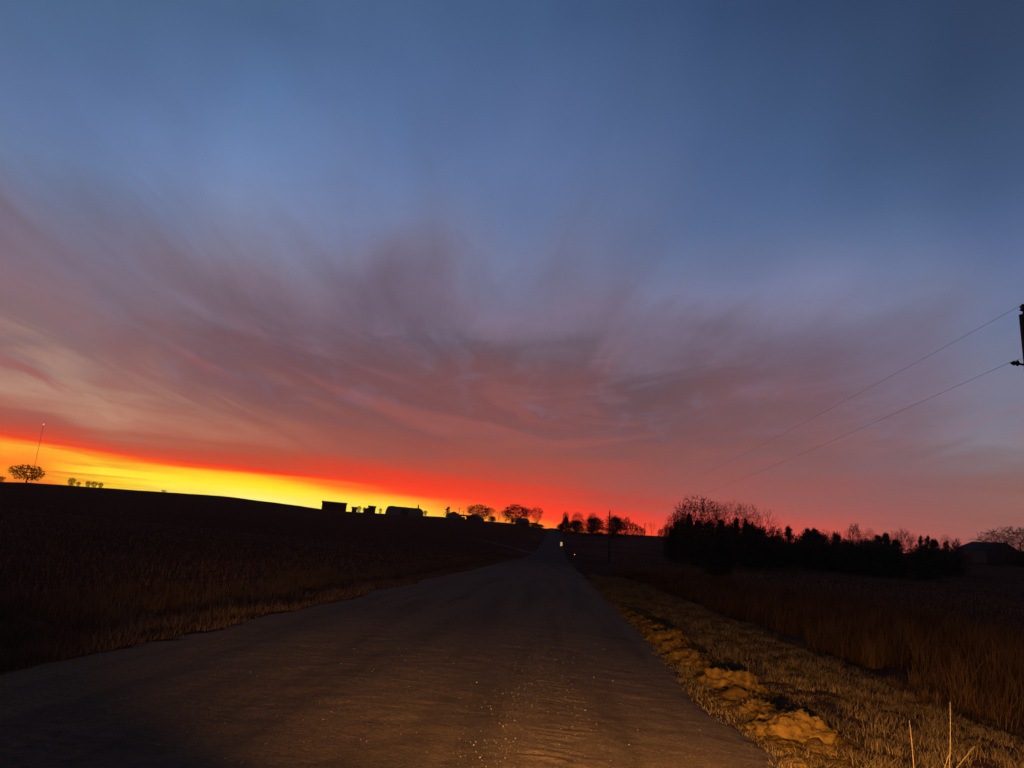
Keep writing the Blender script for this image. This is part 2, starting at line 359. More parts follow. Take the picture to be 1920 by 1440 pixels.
def ground(x, y, road=False):
    x = np.asarray(x, float); y = np.asarray(y, float)
    r = np.hypot(x, y)+1e-6; az = np.arctan2(x, y)
    T = np.interp(az, sk[:, 0], sk[:, 1]); Rc = np.interp(az, RC_AZ, RC_R); Ra = np.interp(az, RC_AZ, R0_R)
    front = sstep((np.cos(az)-0.2)/0.3)
    s = sstep((r-Ra)/(Rc-Ra))**1.0*front
    z = EYE.z*s + s*np.minimum(r, Rc)*T
    z = z - np.clip(r-Rc, 0, 1e9)*0.02*front - np.clip(r-Rc-150, 0, 1e9)*0.0*front
    z = np.maximum(z, -12)
    fade = 1-sstep((r-60)/160)
    if road: return z+0.03+0.0006*r
    h = np.interp(x, HX, HZ)*(0.25+0.75*fade)
    inroad = (x > -4.9) & (x < 1.75) & (y > -60)
    sink = np.clip(np.minimum(x+5.0, 1.85-x)/0.4, 0, 1)*np.where(r < 60, .06, .06+0.0012*(r-60))
    w = 0.06*np.sin(x*.37+1.3*np.sin(y*.11))*np.sin(y*.23+.7)*np.clip((np.abs(x+1.6)-6)/4, 0, 1)*(r < 400)
    return z+h+w-np.where(inroad, sink, 0)
G1 = lambda x, y: float(ground(x, y))
# polar sheet: rings further apart with distance
rad = np.concatenate([[0.01], np.arange(1.5, 24, .3), np.geomspace(24, 600, 190)[0:], np.geomspace(620, 9000, 26)])
azg = np.concatenate([np.radians(np.arange(-180, -46, 3)), np.radians(np.arange(-46, 46, .22)), np.radians(np.arange(46, 180, 3))])
RR, AA = np.meshgrid(rad, azg, indexing='ij'); GX = RR*np.sin(AA); GY = RR*np.cos(AA); GZ = ground(GX, GY)
nr, na = RR.shape; idx = np.arange(nr*na).reshape(nr, na); nx = np.roll(idx, -1, axis=1)
F = np.stack([idx[:-1], nx[:-1], nx[1:], idx[1:]], -1).reshape(-1, 4)
link('ground', mesh_np('ground', np.stack([GX, GY, GZ], -1).reshape(-1, 3), F, M_ground, True), kind='structure')

# road sheet with washboard, wheel tracks and a broken ledge
def vnoise(x, y, s, seed=0):        # cheap value noise, vectorised
    gx = x*s; gy = y*s; ix = np.floor(gx).astype(int); iy = np.floor(gy).astype(int); fx = gx-ix; fy = gy-iy
    fx = fx*fx*(3-2*fx); fy = fy*fy*(3-2*fy)
    def h(a, b):
        v = (a*374761393+b*668265263+seed*974634777) & 0xffffffff; v = ((v ^ (v >> 13))*1274126177) & 0xffffffff
        return ((v ^ (v >> 16)) & 0xffff)/65535.0
    return (h(ix, iy)*(1-fx)+h(ix+1, iy)*fx)*(1-fy)+(h(ix, iy+1)*(1-fx)+h(ix+1, iy+1)*fx)*fy
ys = np.concatenate([np.arange(-30, 4, 1.5), np.arange(4, 15, .03), np.arange(15, 32, .08), np.geomspace(32, 520, 150)])
xs = np.linspace(0, 1, 170)
YY, TT = np.meshgrid(ys, xs, indexing='ij')
el_ = -5.15+0.4*(vnoise(0*YY, YY, .35, 3)-.5)+.26*(vnoise(0*YY, YY, 2.1, 5)-.5)
er_ = 1.95+0.3*(vnoise(0*YY, YY, .4, 9)-.5)+.12*(vnoise(0*YY, YY, 2.4, 7)-.5)+.08*(vnoise(0*YY, YY, 7, 17)-.5)
XX = el_+(er_-el_)*TT
Zr = ground(XX, YY, True)
near = 1-sstep((YY-18)/25)
crown = 0.05*(1-((XX+1.6)/3.5)**2)
rut = -0.02*np.exp(-((XX-.95)/.35)**2)-0.02*np.exp(-((XX+.75)/.4)**2)-0.02*np.exp(-((XX+2.6)/.4)**2)-0.02*np.exp(-((XX+4.2)/.35)**2)
ph = 2*pi*YY/0.17+9*vnoise(XX, YY, 1.5, 2)+4*vnoise(XX, YY, 4, 14)+XX*2
wash = (0.006*np.exp(-((XX-.12-.03*(YY-8))/.26)**2)+0.006*np.exp(-((XX+3.2)/.7)**2)*vnoise(XX, YY, .8, 4))*np.sin(ph)*np.clip(vnoise(XX, YY, 2.2, 6)*1.8-.3, 0, 1)
lump = 0.014*(vnoise(XX, YY, 3, 11)-.5)+.008*(vnoise(XX, YY, 9, 12)-.5)+.005*(vnoise(XX, YY, 21, 13)-.5)
lx, ly = gp(950, 1178); mx_, my_ = gp(1190, 1208)
lineY = ly+(my_-ly)*(XX-lx)/(mx_-lx)+.15*(vnoise(XX, 0*XX, 1.5, 21)-.5)
inl = sstep((XX-lx+.15)/.3)*sstep((mx_+.3-XX)/.5)
ledge = 0.022*inl*np.exp(-np.clip(lineY-YY, 0, 9)/.8)*(YY < lineY)*(0.5+.8*vnoise(XX, 0*XX, 3, 22))
edge = -0.05*(1-np.clip(np.minimum(TT, 1-TT)/.03, 0, 1))
Zr = Zr+crown+(rut+wash+lump+ledge)*near+edge
ny, nxn = XX.shape; idx = np.arange(ny*nxn).reshape(ny, nxn)
F = np.stack([idx[:-1, :-1], idx[:-1, 1:], idx[1:, 1:], idx[1:, :-1]], -1).reshape(-1, 4)
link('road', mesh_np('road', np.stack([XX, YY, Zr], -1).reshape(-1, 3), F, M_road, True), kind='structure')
def roadz(x, y): return float(ground(x, y, True))+0.05*(1-((x+1.6)/3.5)**2)

# farm track climbing from the road to the buildings on the left
def strip(name, pts, w, mat, lift=.05):
    V = []; Fq = []
    P = [Vector(p) for p in pts]
    dense = []
    for a, b in zip(P, P[1:]):
        for k in range(16): dense.append(a.lerp(b, k/16))
    dense.append(P[-1])
    for i, p in enumerate(dense):
        d = (dense[min(i+1, len(dense)-1)]-dense[max(i-1, 0)]).normalized(); n = Vector((-d.y, d.x))
        for s in (-1, -.33, .33, 1):
            q = p+n*w*.5*s; V.append((q.x, q.y, G1(q.x, q.y)+lift+.0004*q.length))
    for i in range(len(dense)-1):
        for k in range(3): b = i*4+k; Fq.append((b, b+1, b+5, b+4))
    return link(name, mesh_np(name, V, Fq, mat, True), kind='structure')
def gpt(px, py):                    # where a ray meets the rolling ground
    d = pray(px, py); h = math.hypot(d.x, d.y); k = 5.0
    while k < 460 and EYE.z+d.z*k/h > G1(d.x*k/h, d.y*k/h): k += .5
    return (d.x*k/h, d.y*k/h)
strip('farm_track', [gpt(1003, 1040), gpt(975, 1032), gpt(945, 1024), gpt(905, 1014), gpt(868, 1009)], 1.6, simple('track_dirt', (.045, .024, .016), (.085, .048, .034), 3), .06)

# ------------------------------------------------------------------ grass
def blades(name, bx, by, h, w, lean, mat, kind='stuff', label=None, cat='grass', tint=None, z=None):
    n = len(bx); bz = ground(bx, by)-0.01 if z is None else z
    yaw = rng.uniform(0, pi, n); dx = np.cos(yaw)*w/2; dy = np.sin(yaw)*w/2
    la = rng.uniform(0, 2*pi, n); lm = lean*h*rng.uniform(.2, 1, n)
    lx_ = np.cos(la)*lm; ly_ = np.sin(la)*lm
    V = np.empty((n, 5, 3), np.float32)
    V[:, 0] = np.stack([bx-dx, by-dy, bz], -1); V[:, 1] = np.stack([bx+dx, by+dy, bz], -1)
    V[:, 2] = np.stack([bx-dx*.8+lx_*.35, by-dy*.8+ly_*.35, bz+h*.55], -1); V[:, 3] = np.stack([bx+dx*.8+lx_*.35, by+dy*.8+ly_*.35, bz+h*.55], -1)
    V[:, 4] = np.stack([bx+lx_, by+ly_, bz+h*np.sqrt(np.clip(1-lean**2*.4, .2, 1))], -1)
    b = (np.arange(n)*5)[:, None]
    F = np.concatenate([b+np.array([[0, 1, 3]]), b+np.array([[0, 3, 2]]), b+np.array([[2, 3, 4]])], 1).reshape(-1, 3)
    t = rng.uniform(0, 1, n)**1.4 if tint is None else tint
    return link(name, mesh_np(name, V.reshape(-1, 3), F, mat, False, np.repeat(t, 5)), label=label, cat=cat, kind=kind)
def clumped(n, x0, x1, y0, y1, cl, spread, pw=1.0):
    # clumps whose density falls with distance
    nc = n//cl; u = rng.uniform(0, 1, nc)
    yc = y0*(y1/y0)**(u**pw); xc = rng.uniform(x0, x1, nc)
    s = spread*(1+yc/40)
    bx = np.repeat(xc, cl)+rng.normal(0, 1, nc*cl)*np.repeat(s, cl); by = np.repeat(yc, cl)+rng.normal(0, 1, nc*cl)*np.repeat(s, cl)
    return bx, by, np.repeat(rng.uniform(0, 1, nc), cl)
# mown verge on the right
bx, by, c = clumped(170000, 2.35, 7.6, 3.2, 60, 34, .05)
k = (bx > 2.1); bx, by, c = bx[k], by[k], c[k]
h = (.03+.11*c**1.5*rng.uniform(.5, 1.2, len(bx)))*(1+by/60)*(.6+.8*vnoise(bx, by, 1.1, 77))
blades('verge_grass', bx, by, h, .0045*(1+by/9), .75, M_straw, label='short mown dead grass beside the right edge of the road', tint=np.clip(.25+.5*c+rng.normal(0, .18, len(bx)), 0, 1))
# thin tufts creeping onto the edge
bx, by, c = clumped(16000, 1.75, 2.7, 3.5, 50, 10, .03)
blades('edge_grass', bx, by, .03+.07*c*rng.uniform(.4, 1.2, len(bx)), .004*(1+by/9), .9, M_straw, label='flattened straw along the right gravel edge', tint=np.clip(.4+.4*c+rng.normal(0, .2, len(bx)), 0, 1))
bx, by, c = clumped(14000, 1.95, 2.75, 4.3, 28, 14, .035)
blades('ridge_straw', bx, by, .03+.07*c*rng.uniform(.4, 1.2, len(bx)), .0032*(1+by/9), .95, M_straw, label='loose straw poking through the low dirt ridge on the right', cat='straw', tint=np.clip(.35+.5*c+rng.normal(0, .2, len(bx)), 0, 1), z=ground(bx, by)+.01)
# tall reddish grass in the right ditch
bx, by, c = clumped(120000, 5.4, 17, 6.5, 95, 40, .10)
dens = vnoise(bx, by, .35, 31); k = (dens > .22) & (bx > 5.4+3.2*vnoise(bx, by, .22, 8)); bx, by, c = bx[k], by[k], c[k]
h = (.35+.75*c)*rng.uniform(.6, 1.1, len(bx))*np.clip((bx-5.9)/2.0, .35, 1)
blades('ditch_grass', bx, by, h, .006*(1+by/12), .45, M_tall, label='tall reddish dead grass standing in the right ditch', tint=np.clip(.15+.6*c*rng.uniform(.5, 1.2, len(bx)), 0, 1))
# left verge
bx, by, c = clumped(90000, -10.2, -4.7, 5, 120, 22, .09)
k = (vnoise(bx, by, .5, 41) > .18) & (bx < -4.75-.5*vnoise(bx, by, .6, 91)); bx, by, c = bx[k], by[k], c[k]
h = (.06+.4*c)*rng.uniform(.5, 1.1, len(bx))*np.clip((-bx-4.75)/1.5, .15, 1)
blades('left_verge_grass', bx, by, h, .005*(1+by/10), .6, M_left, label='dark uneven dead grass along the left edge of the road', tint=np.clip(.2+.6*c, 0, 1))
# stubble on the left field, drilled rows
n = 70000; u = rng.uniform(0, 1, n); by = 9*(150/9)**u; bx = -10-rng.uniform(0, 1, n)**1.2*(18+by*1.1)
bx = np.round(bx/.76)*.76+rng.normal(0, .07, n)
blades('field_stubble', bx, by, rng.uniform(.08, .3, n), .010*(1+by/15), .5, M_stub, label='cut crop stubble covering the left field', cat='stubble')
# rough pasture on the right
n = 70000; u = rng.uniform(0, 1, n); by = 12*(210/12)**u; bx = 13+rng.uniform(0, 1, n)*(8+by*.85)
blades('pasture_grass', bx, by, rng.uniform(.1, .5, n), .012*(1+by/15), .5, M_stub, label='low dark pasture grass on the right field', cat='grass')
# gravel on the road
def stones():
    n = 3600; u = rng.uniform(0, 1, n); y = 4.5*(26/4.5)**u
    x = np.where(rng.uniform(0, 1, n) < .5, rng.normal(-.1, .3, n)+.03*(y-8), rng.uniform(-5.0, 1.9, n))
    x = np.clip(x, -5.1, 1.95)
    s = rng.lognormal(math.log(.0042), .5, n); s = np.clip(s, .0015, .011)
    z = np.interp(x, [-5.1, 1.95], [0, 0])+np.array([roadz(a, b) for a, b in zip(x, y)])
    O = np.array([[1, 0, 0], [0, 1, 0], [-1, 0, 0], [0, -1, 0], [0, 0, .8], [0, 0, -.8]])
    V = O[None]*s[:, None, None]*rng.uniform(.6, 1.3, (n, 6, 1)); a = rng.uniform(0, 6.28, n)
    ca, sa = np.cos(a), np.sin(a); Vx = V[..., 0]*ca[:, None]-V[..., 1]*sa[:, None]; Vy = V[..., 0]*sa[:, None]+V[..., 1]*ca[:, None]
    V = np.stack([Vx+x[:, None], Vy+y[:, None], V[..., 2]+z[:, None]+s[:, None]*.3], -1)
    T = np.array([[0, 1, 4], [1, 2, 4], [2, 3, 4], [3, 0, 4], [1, 0, 5], [2, 1, 5], [3, 2, 5], [0, 3, 5]])
    F = ((np.arange(n)*6)[:, None, None]+T[None]).reshape(-1, 3)
    m, N, p = mat_base('pale_gravel', .6, .3); a_ = N.n('ShaderNodeAttribute', attribute_name='tint').outputs['Fac']
    N._in(p.inputs['Base Color'], N.ramp(a_, [(0, (.10, .075, .05)), (.85, (.15, .115, .08)), (1, (.33, .27, .2))]))
    link('loose_gravel', mesh_np('loose_gravel', V.reshape(-1, 3), F, m, False, np.repeat(rng.uniform(0, 1, n), 6)),
         label='loose pale stones scattered over the gravel road', cat='gravel', kind='stuff')
stones()

# ------------------------------------------------------------------ clods and matted lumps bladed up on the right edge
def lump_mat(nm='matted_straw_and_dirt', kk=1.0):
    m, N, p = mat_base(nm, .95, .0); co = N.n('ShaderNodeTexCoord').outputs['Object']
    b = N.noise(co, 9, 6, .65); c = N.noise(co, 60, 3, .7)
    N._in(p.inputs['Base Color'], N.ramp(b, [(.3, (.035*kk, .018*kk, .006*kk)), (.5, (.125*kk, .068*kk, .018*kk)), (.72, (.22*kk, .125*kk, .034*kk))]))
    bp = N.n('ShaderNodeBump'); bp.inputs['Distance'].default_value = .03
    N._in(bp.inputs['Height'], N.m('ADD', b, N.m('MULTIPLY', c, .5))); N.nt.links.new(bp.outputs[0], p.inputs['Normal']); return m
M_lump = lump_mat(); M_lumpdull = lump_mat('crumbled_dirt', .8)
def lump(px, py, lpx, h, label, seed, asp=.55, rz=-.1, name='dirt_mound', cat='dirt mound'):
    x, y = gp(px, py); d = math.hypot(x, y)
    L = lpx*d/FPX/2; Wd = L*asp
    t = thing(name, label, cat, (x, y, G1(x, y)-.01), rz, 'matted mounds along the right road edge')
    nu, nv = 72, 26; V = []; Fq = []
    for i in range(nv+1):
        th = (i/nv)*pi/2*1.12
        for j in range(nu):
            a = 2*pi*j/nu
            d3 = Vector((cos(a)*sin(th), sin(a)*sin(th), cos(th)))
            nn = mnoise.fractal(d3*1.9+Vector((seed*3.1, 0, 0)), 1, 2, 4)*.34+mnoise.fractal(d3*4.5+Vector((0, seed, 0)), 1, 2, 4)*.16
            q = d3*(1+nn)
            V.append((q.x*L, q.y*Wd, q.z*h*1.5))
    for i in range(nv):
        for j in range(nu): a = i*nu+j; b = i*nu+(j+1) % nu; Fq.append((a, a+nu, b+nu, b))
    link('clod', mesh_np('clod', V, Fq, M_lump, True), t)
    # straw sticking out of the lump
    n = 1100; vi = rng.integers(0, nu*(nv-3), n); P = np.array(V)[vi]
    la = rng.uniform(0, 2*pi, n); hl = rng.uniform(.008, .04, n)*(1+d/25)
    ww = .0013*(1+d/10); bl = P+np.stack([np.cos(la)*ww, np.sin(la)*ww, -.004+0*la], -1); b2 = P-np.stack([np.cos(la)*ww, np.sin(la)*ww, .004+0*la], -1)
    lb = rng.uniform(0, 2*pi, n); tip = P+np.stack([np.cos(lb)*hl, np.sin(lb)*hl, rng.uniform(-.1, .8, n)*hl], -1)
    VV = np.stack([bl, b2, tip], 1).reshape(-1, 3); FF = np.arange(3*n).reshape(n, 3)
    link('straw', mesh_np('straw', VV, FF, M_straw, False, np.repeat(rng.uniform(.4, 1, n), 3)), t, kind='stuff')
    return t
LUMPS = [
 (1488, 1388, 150, .15, 'largest low ochre mound, nearest of the row on the right road edge', 1, .5),
 (1420, 1340, 66, .10, 'ragged straw tuft mound just beyond the largest ochre mound', 2, .7),
 (1372, 1290, 112, .15, 'tall two-humped ochre mound, second large one from the camera', 3, .42),
 (1322, 1260, 44, .10, 'small rounded clod touching the far end of the two-humped mound', 4, .8),
 (1385, 1312, 80, .035, 'flat trampled clod at the road side foot of the two-humped mound', 5, .4),
 (1286, 1238, 62, .08, 'dull brown lumpy mound in the middle of the row', 6, .6),
 (1252, 1208, 62, .11, 'bright ochre mound with steep front, before the middle of the row', 7, .6),
 (1232, 1191, 46, .10, 'smooth ochre mound behind the steep-fronted one', 8, .8),
 (1212, 1178, 22, .08, 'small pale clod, third from the far end of the row', 9, .9),
 (1198, 1168, 24, .08, 'small round clod, second from the far end of the row', 10, .9),
 (1184, 1157, 26, .06, 'farthest small dark-shadowed clod of the row', 11, .7),
 (1496, 1434, 60, .04, 'small flat ochre patch on the gravel at the bottom of the picture', 12, .6),
 (1512, 1330, 36, .06, 'pale straw clump set back in the mown grass behind the row', 13, .8)]
LUMPS += [
 (1452, 1362, 60, .09, 'mid sized crumbly clod touching the far side of the largest mound', 21, .7),
 (1345, 1272, 40, .10, 'round clod wedged before the tall two-humped mound', 22, .8),
 (1302, 1250, 40, .08, 'knobbly clod next to the dull brown mound', 23, .8),
 (1268, 1222, 46, .09, 'ochre clod between the dull brown and the steep-fronted mounds', 24, .8),
 (1218, 1186, 30, .08, 'ochre clod leaning on the smooth mound from the road side', 25, .8),
 (1170, 1147, 24, .05, 'faint clod beyond the farthest dark-shadowed one', 26, .8),
 (1405, 1324, 46, .06, 'crumbly clod between the trampled one and the ragged tuft', 27, .7),
 (1545, 1412, 60, .06, 'low straw covered clod right of the largest ochre mound', 28, .6)]
for a in LUMPS: lump(a[0], a[1], a[2]*(1.15 if a[1] < 1260 else 1), a[3]*(1.7 if a[1] < 1260 else 1.15), a[4], a[5], a[6])

yy = np.concatenate([np.arange(4.2, 16, .022), np.arange(16, 34, .06)]); xx = np.linspace(0, 1, 64)
YW, TW = np.meshgrid(yy, xx, indexing='ij')
wd = .95+.5*vnoise(0*YW, YW, .7, 51); x0 = 1.78+.25*vnoise(0*YW, YW, .9, 52); XW = x0+wd*TW
prof = np.sin(pi*TW)**.8
bil = lambda f, sd: 1-np.abs(2*vnoise(XW, YW, f, sd)-1)
hh = prof*(.015+.17*vnoise(XW, YW, 2.6, 53)**2*bil(4.5, 54)+.08*bil(9, 55)*vnoise(XW, YW, 3.1, 56)+.02*bil(23, 57)+.012*vnoise(XW, YW, 45, 58))*(1-sstep((YW-24)/9))-.012
ZW = ground(XW, YW)+hh-(1-prof)*.02
ny2, nx2 = XW.shape; idx = np.arange(ny2*nx2).reshape(ny2, nx2)
F = np.stack([idx[:-1, :-1], idx[:-1, 1:], idx[1:, 1:], idx[1:, :-1]], -1).reshape(-1, 4)
link('windrow', mesh_np('windrow', np.stack([XW, YW, ZW], -1).reshape(-1, 3), F, M_lumpdull, True), label='crumbly low ridge of dirt and straw along the right road edge', cat='dirt ridge', kind='stuff')

# tall dry stalks close to the camera on the right
def stalk(px0, py0, px1, py1, dist, label, r=.005):
    a0 = pray(px0, py0); k = dist/math.hypot(a0.x, a0.y); b = EYE+a0*k
    a1 = pray(px1, py1); k = dist*1.0/math.hypot(a1.x, a1.y); tp = EYE+a1*k
    gz = G1(b.x, b.y); sl = (tp-b)/(tp.z-b.z); base = b+sl*(gz-b.z)
    t = thing('dry_stalk', label, 'stalk', base, 0, 'dry stalks at the bottom right')
    tt = tp-base; pts = [tt*q+Vector((.012*sin(q*5+px0), .01*cos(q*4), 0))*q for q in np.linspace(0, 1, 9)]
    MB().tube(pts, [r*(1.15-.6*q) for q in np.linspace(0, 1, 9)], 6).build('stem', M_stalk, t, True)
    for q, s in ((.35, 1), (.6, -1)):
        p = tt*q; MB().tube([p, p+Vector((.02*s, .01, .05)), p+Vector((.028*s, .01, .11))], [r*.45, r*.4, r*.12], 4).build('leaf_sheath', M_stalk, t, True)
M_stalk = simple('dry_stem', (.06, .04, .02), (.12, .08, .04), 20)
stalk(1712, 1440, 1700, 1350, 5.3, 'pale upright dry stalk, leftmost of those at the bottom right', .0042)
stalk(1777, 1440, 1783, 1316, 5.5, 'tallest pale dry stalk at the bottom right of the picture', .0042)
stalk(1770, 1432, 1782, 1402, 5.55, 'short dry stalk leaning against the foot of the tallest one', .004)
stalk(1798, 1436, 1828, 1398, 5.7, 'dry stalk leaning to the right of the tallest one', .004)
stalk(1404, 1262, 1398, 1224, 10.0, 'thin dry stalk standing behind the two-humped mound', .0028)

# ------------------------------------------------------------------ power line
PX = 10.9
def pole(x, y, h, label, tx=0, ty=0, r=.15, near=True):
    t = thing('utility_pole', label, 'utility pole', (x, y, G1(x, y)-.1), 0, 'wooden poles of the power line')
    t.rotation_euler = (tx, ty, 0)
    MB().tube([(0, 0, 0), (0, 0, h*.5), (0, 0, h)], [r, r*.88, r*.76], 16).build('pole_shaft', M_pole, t, True)
    # pin and insulator on top, side bracket with its own insulator
    MB().tube([(0, 0, h), (0, 0, h+.16)], .022, 8).build('top_pin', M_darkmetal, t, True)
    MB().tube([(0, 0, h+.10), (0, 0, h+.13), (0, 0, h+.155), (0, 0, h+.19), (0, 0, h+.235), (0, 0, h+.27)], [.05, .085, .045, .075, .05, .02], 14).build('insulator', M_ceramic, t, True)
    zb = h-1.22; b = MB().tube([(0, 0, zb-.05), (-.34, 0, zb)], .028, 8); b.build('side_bracket', M_darkmetal, t, True)
    MB().tube([(-.22, 0, zb), (-.26, 0, zb), (-.30, 0, zb), (-.34, 0, zb), (-.38, 0, zb), (-.42, 0, zb)], [.03, .075, .04, .06, .04, .02], 12).build('insulator', M_ceramic, t, True)
    MB().box((r*.9, 0, 1.9), (.01, .12, .2)).build('number_plate', M_metal, t)
    return t
a_, t_ = paz(1950, 573); yn = 18.6; xn = yn*tan(a_)
hn = EYE.z+math.hypot(xn, yn)*t_ - (G1(xn, yn)-.1) - .25
azf, tf = paz(1147, 956); yf = 150.0; xf = yf*tan(azf); hf = EYE.z+math.hypot(xf, yf)*tf-(G1(xf, yf)-.1)-.25
pole(xn, yn, hn, 'tall dark wooden utility pole cut by the right edge of the picture', 0, R(-2.6), .135)
pole(xf, yf, hf, 'distant leaning wooden utility pole in front of the round cedar by the road', 0, R(-2.0), .15)
def wire(a, b, sag, label, r=.0036):
    a = Vector(a); b = Vector(b); pts = []
    for i in range(61):
        q = i/60; p = a.lerp(b, q); p.z -= 4*sag*q*(1-q); pts.append(p)
    c = (a+b)/2
    o = MB().tube([p-a for p in pts], r, 5).build('power_line', M_darkmetal, None, True); o.location = a
    tag(o, label, 'power line', 'wires of the power line')
def ptop(x, y, h, tilt, dx, dz): return (x+(h+dz)*sin(tilt)+dx, y, G1(x, y)-.1+(h+dz)*cos(tilt))
wire(ptop(xn, yn, hn, R(-2.6), 0, .26), ptop(xf, yf, hf, R(-2), 0, .26), 1.0, 'upper thin wire from the pole at the right edge to the distant pole')
wire(ptop(xn, yn, hn, R(-2.6), -.42, -1.22), ptop(xf, yf, hf, R(-2), -.42, -1.22), 1.2, 'lower thin wire from the side bracket of the right pole to the distant pole')
wire(ptop(xn, yn, hn, R(-2.6), 0, .26), (xn, -80, 9.0), 1.0, 'upper thin wire running back past the camera from the right pole')
wire(ptop(xn, yn, hn, R(-2.6), -.42, -1.22), (xn-.3, -80, 7.2), 1.2, 'lower thin wire running back past the camera from the right pole')

# ------------------------------------------------------------------ trees
def seg_mesh(segs, n=3):
    S_ = np.array([[*a, *b, ra, rb] for a, b, ra, rb in segs]); A = S_[:, :3]; B = S_[:, 3:6]; ra = S_[:, 6]; rb = S_[:, 7]
    d = B-A; d /= np.linalg.norm(d, axis=1, keepdims=True)+1e-9
    h = np.where(np.abs(d[:, 2:3]) < .9, np.array([[0, 0, 1.]]), np.array([[1., 0, 0]])); u = np.cross(d, h); u /= np.linalg.norm(u, axis=1, keepdims=True)
    v = np.cross(d, u); V = []
    for P, r in ((A, ra), (B, rb)):
        for k in range(n):
            a = 2*pi*k/n; V.append(P+(u*cos(a)+v*sin(a))*r[:, None])
    V = np.stack(V, 1); m = len(S_); b = (np.arange(m)*2*n)[:, None]
    F = np.concatenate([b+np.array([[k, (k+1) % n, n+(k+1) % n, n+k]]) for k in range(n)], 1).reshape(-1, 4)
    return V.reshape(-1, 3), F
def bare_variant(seed, env='dome', N=420, tw=.0016, base_r=.020, z0=.16, fine=3, wander=.12):
    # a crown grown backwards: tip points fill an uneven envelope and are joined limb by limb down to the trunk
    g = np.random.default_rng(seed); pts = []
    lob = g.normal(0, 1, (7, 3)); lob /= np.linalg.norm(lob, axis=1, keepdims=True); la = g.uniform(-.22, .16, 7)
    while len(pts) < N:
        p = g.uniform(-1, 1, 3); z = (p[2]+1)/2
        if env == 'dome': w = math.sqrt(max(0, 1-((z-.5)/.52)**2)) if z > .5 else (.62+.76*z)
        elif env == 'vase': w = (.25+.9*z) if z < .72 else math.sqrt(max(0, 1-((z-.72)/.3)**2))*.9
        else: w = (.55+.5*z) if z < .6 else math.sqrt(max(0, 1-((z-.6)/.42)**2))*.85
        d = np.array([p[0], p[1], 2*z-1]); dn = d/(np.linalg.norm(d)+1e-6)
        w *= 1+sum(k*max(0, float(l@dn))**2 for k, l in zip(la, lob))
        rr = math.hypot(p[0], p[1])
        if rr > w or (rr < w*.55 and z < .72 and g.uniform() < .6): continue
        pts.append((p[0]*.5, p[1]*.5, z0+(1-z0)*z))
    pts = np.array(pts); T_, C_ = [], []
    def branch(node, P, r, dep):
        n = len(P)
        if n == 1 or dep > 11:
            for q in P[:3]:
                C_.append((tuple(node), tuple(q), max(r, tw), tw*.8))
                for _ in range(fine):
                    d = (q-node); L = np.linalg.norm(d)+.02
                    e = q+g.normal(0, 1, 3)*L*.38+d*.25+np.array([0, 0, L*.12]); st = node+(q-node)*g.uniform(.3, 1)
                    C_.append((tuple(st), tuple(e), tw*.85, tw*.5))
            return
        k = 2 if dep else int(g.integers(3, 5)); k = min(k, n)
        c = P[g.choice(n, k, replace=False)]
        for _ in range(4):
            lab = np.argmin(((P[:, None]-c[None])**2).sum(-1), 1)
            c = np.array([P[lab == i].mean(0) if (lab == i).any() else c[i] for i in range(k)])
        for i in range(k):
            Q = P[lab == i]
            if not len(Q): continue
            m = Q.mean(0); f = .34 if dep < 2 else .48
            nxt = node+(m-node)*f+g.normal(0, 1, 3)*np.linalg.norm(m-node)*wander*.6
            r2 = max(tw, r*(len(Q)/n)**.48)
            mid = (node+nxt)/2+g.normal(0, 1, 3)*np.linalg.norm(nxt-node)*.08
            L_ = T_ if dep < 3 else C_
            L_.append((tuple(node), tuple(mid), r2*1.05, r2)); L_.append((tuple(mid), tuple(nxt), r2, r2*.92))
            branch(nxt, Q, r2*.92, dep+1)
    fork = np.array([g.normal(0, .012), g.normal(0, .012), z0*(.75 if env != 'brush' else .1)+.02])
    T_.append(((0, 0, -.02), tuple(fork), base_r*1.25, base_r))
    branch(fork, pts, base_r, 0)
    out = []
    for segs, nm, mt in ((T_, 'trunk', M_bark), (C_, 'crown', M_twig)):
        V, F = seg_mesh(segs, 4 if nm == 'trunk' else 3); out.append((nm, mesh_np(nm, V, F, mt)))
    return out
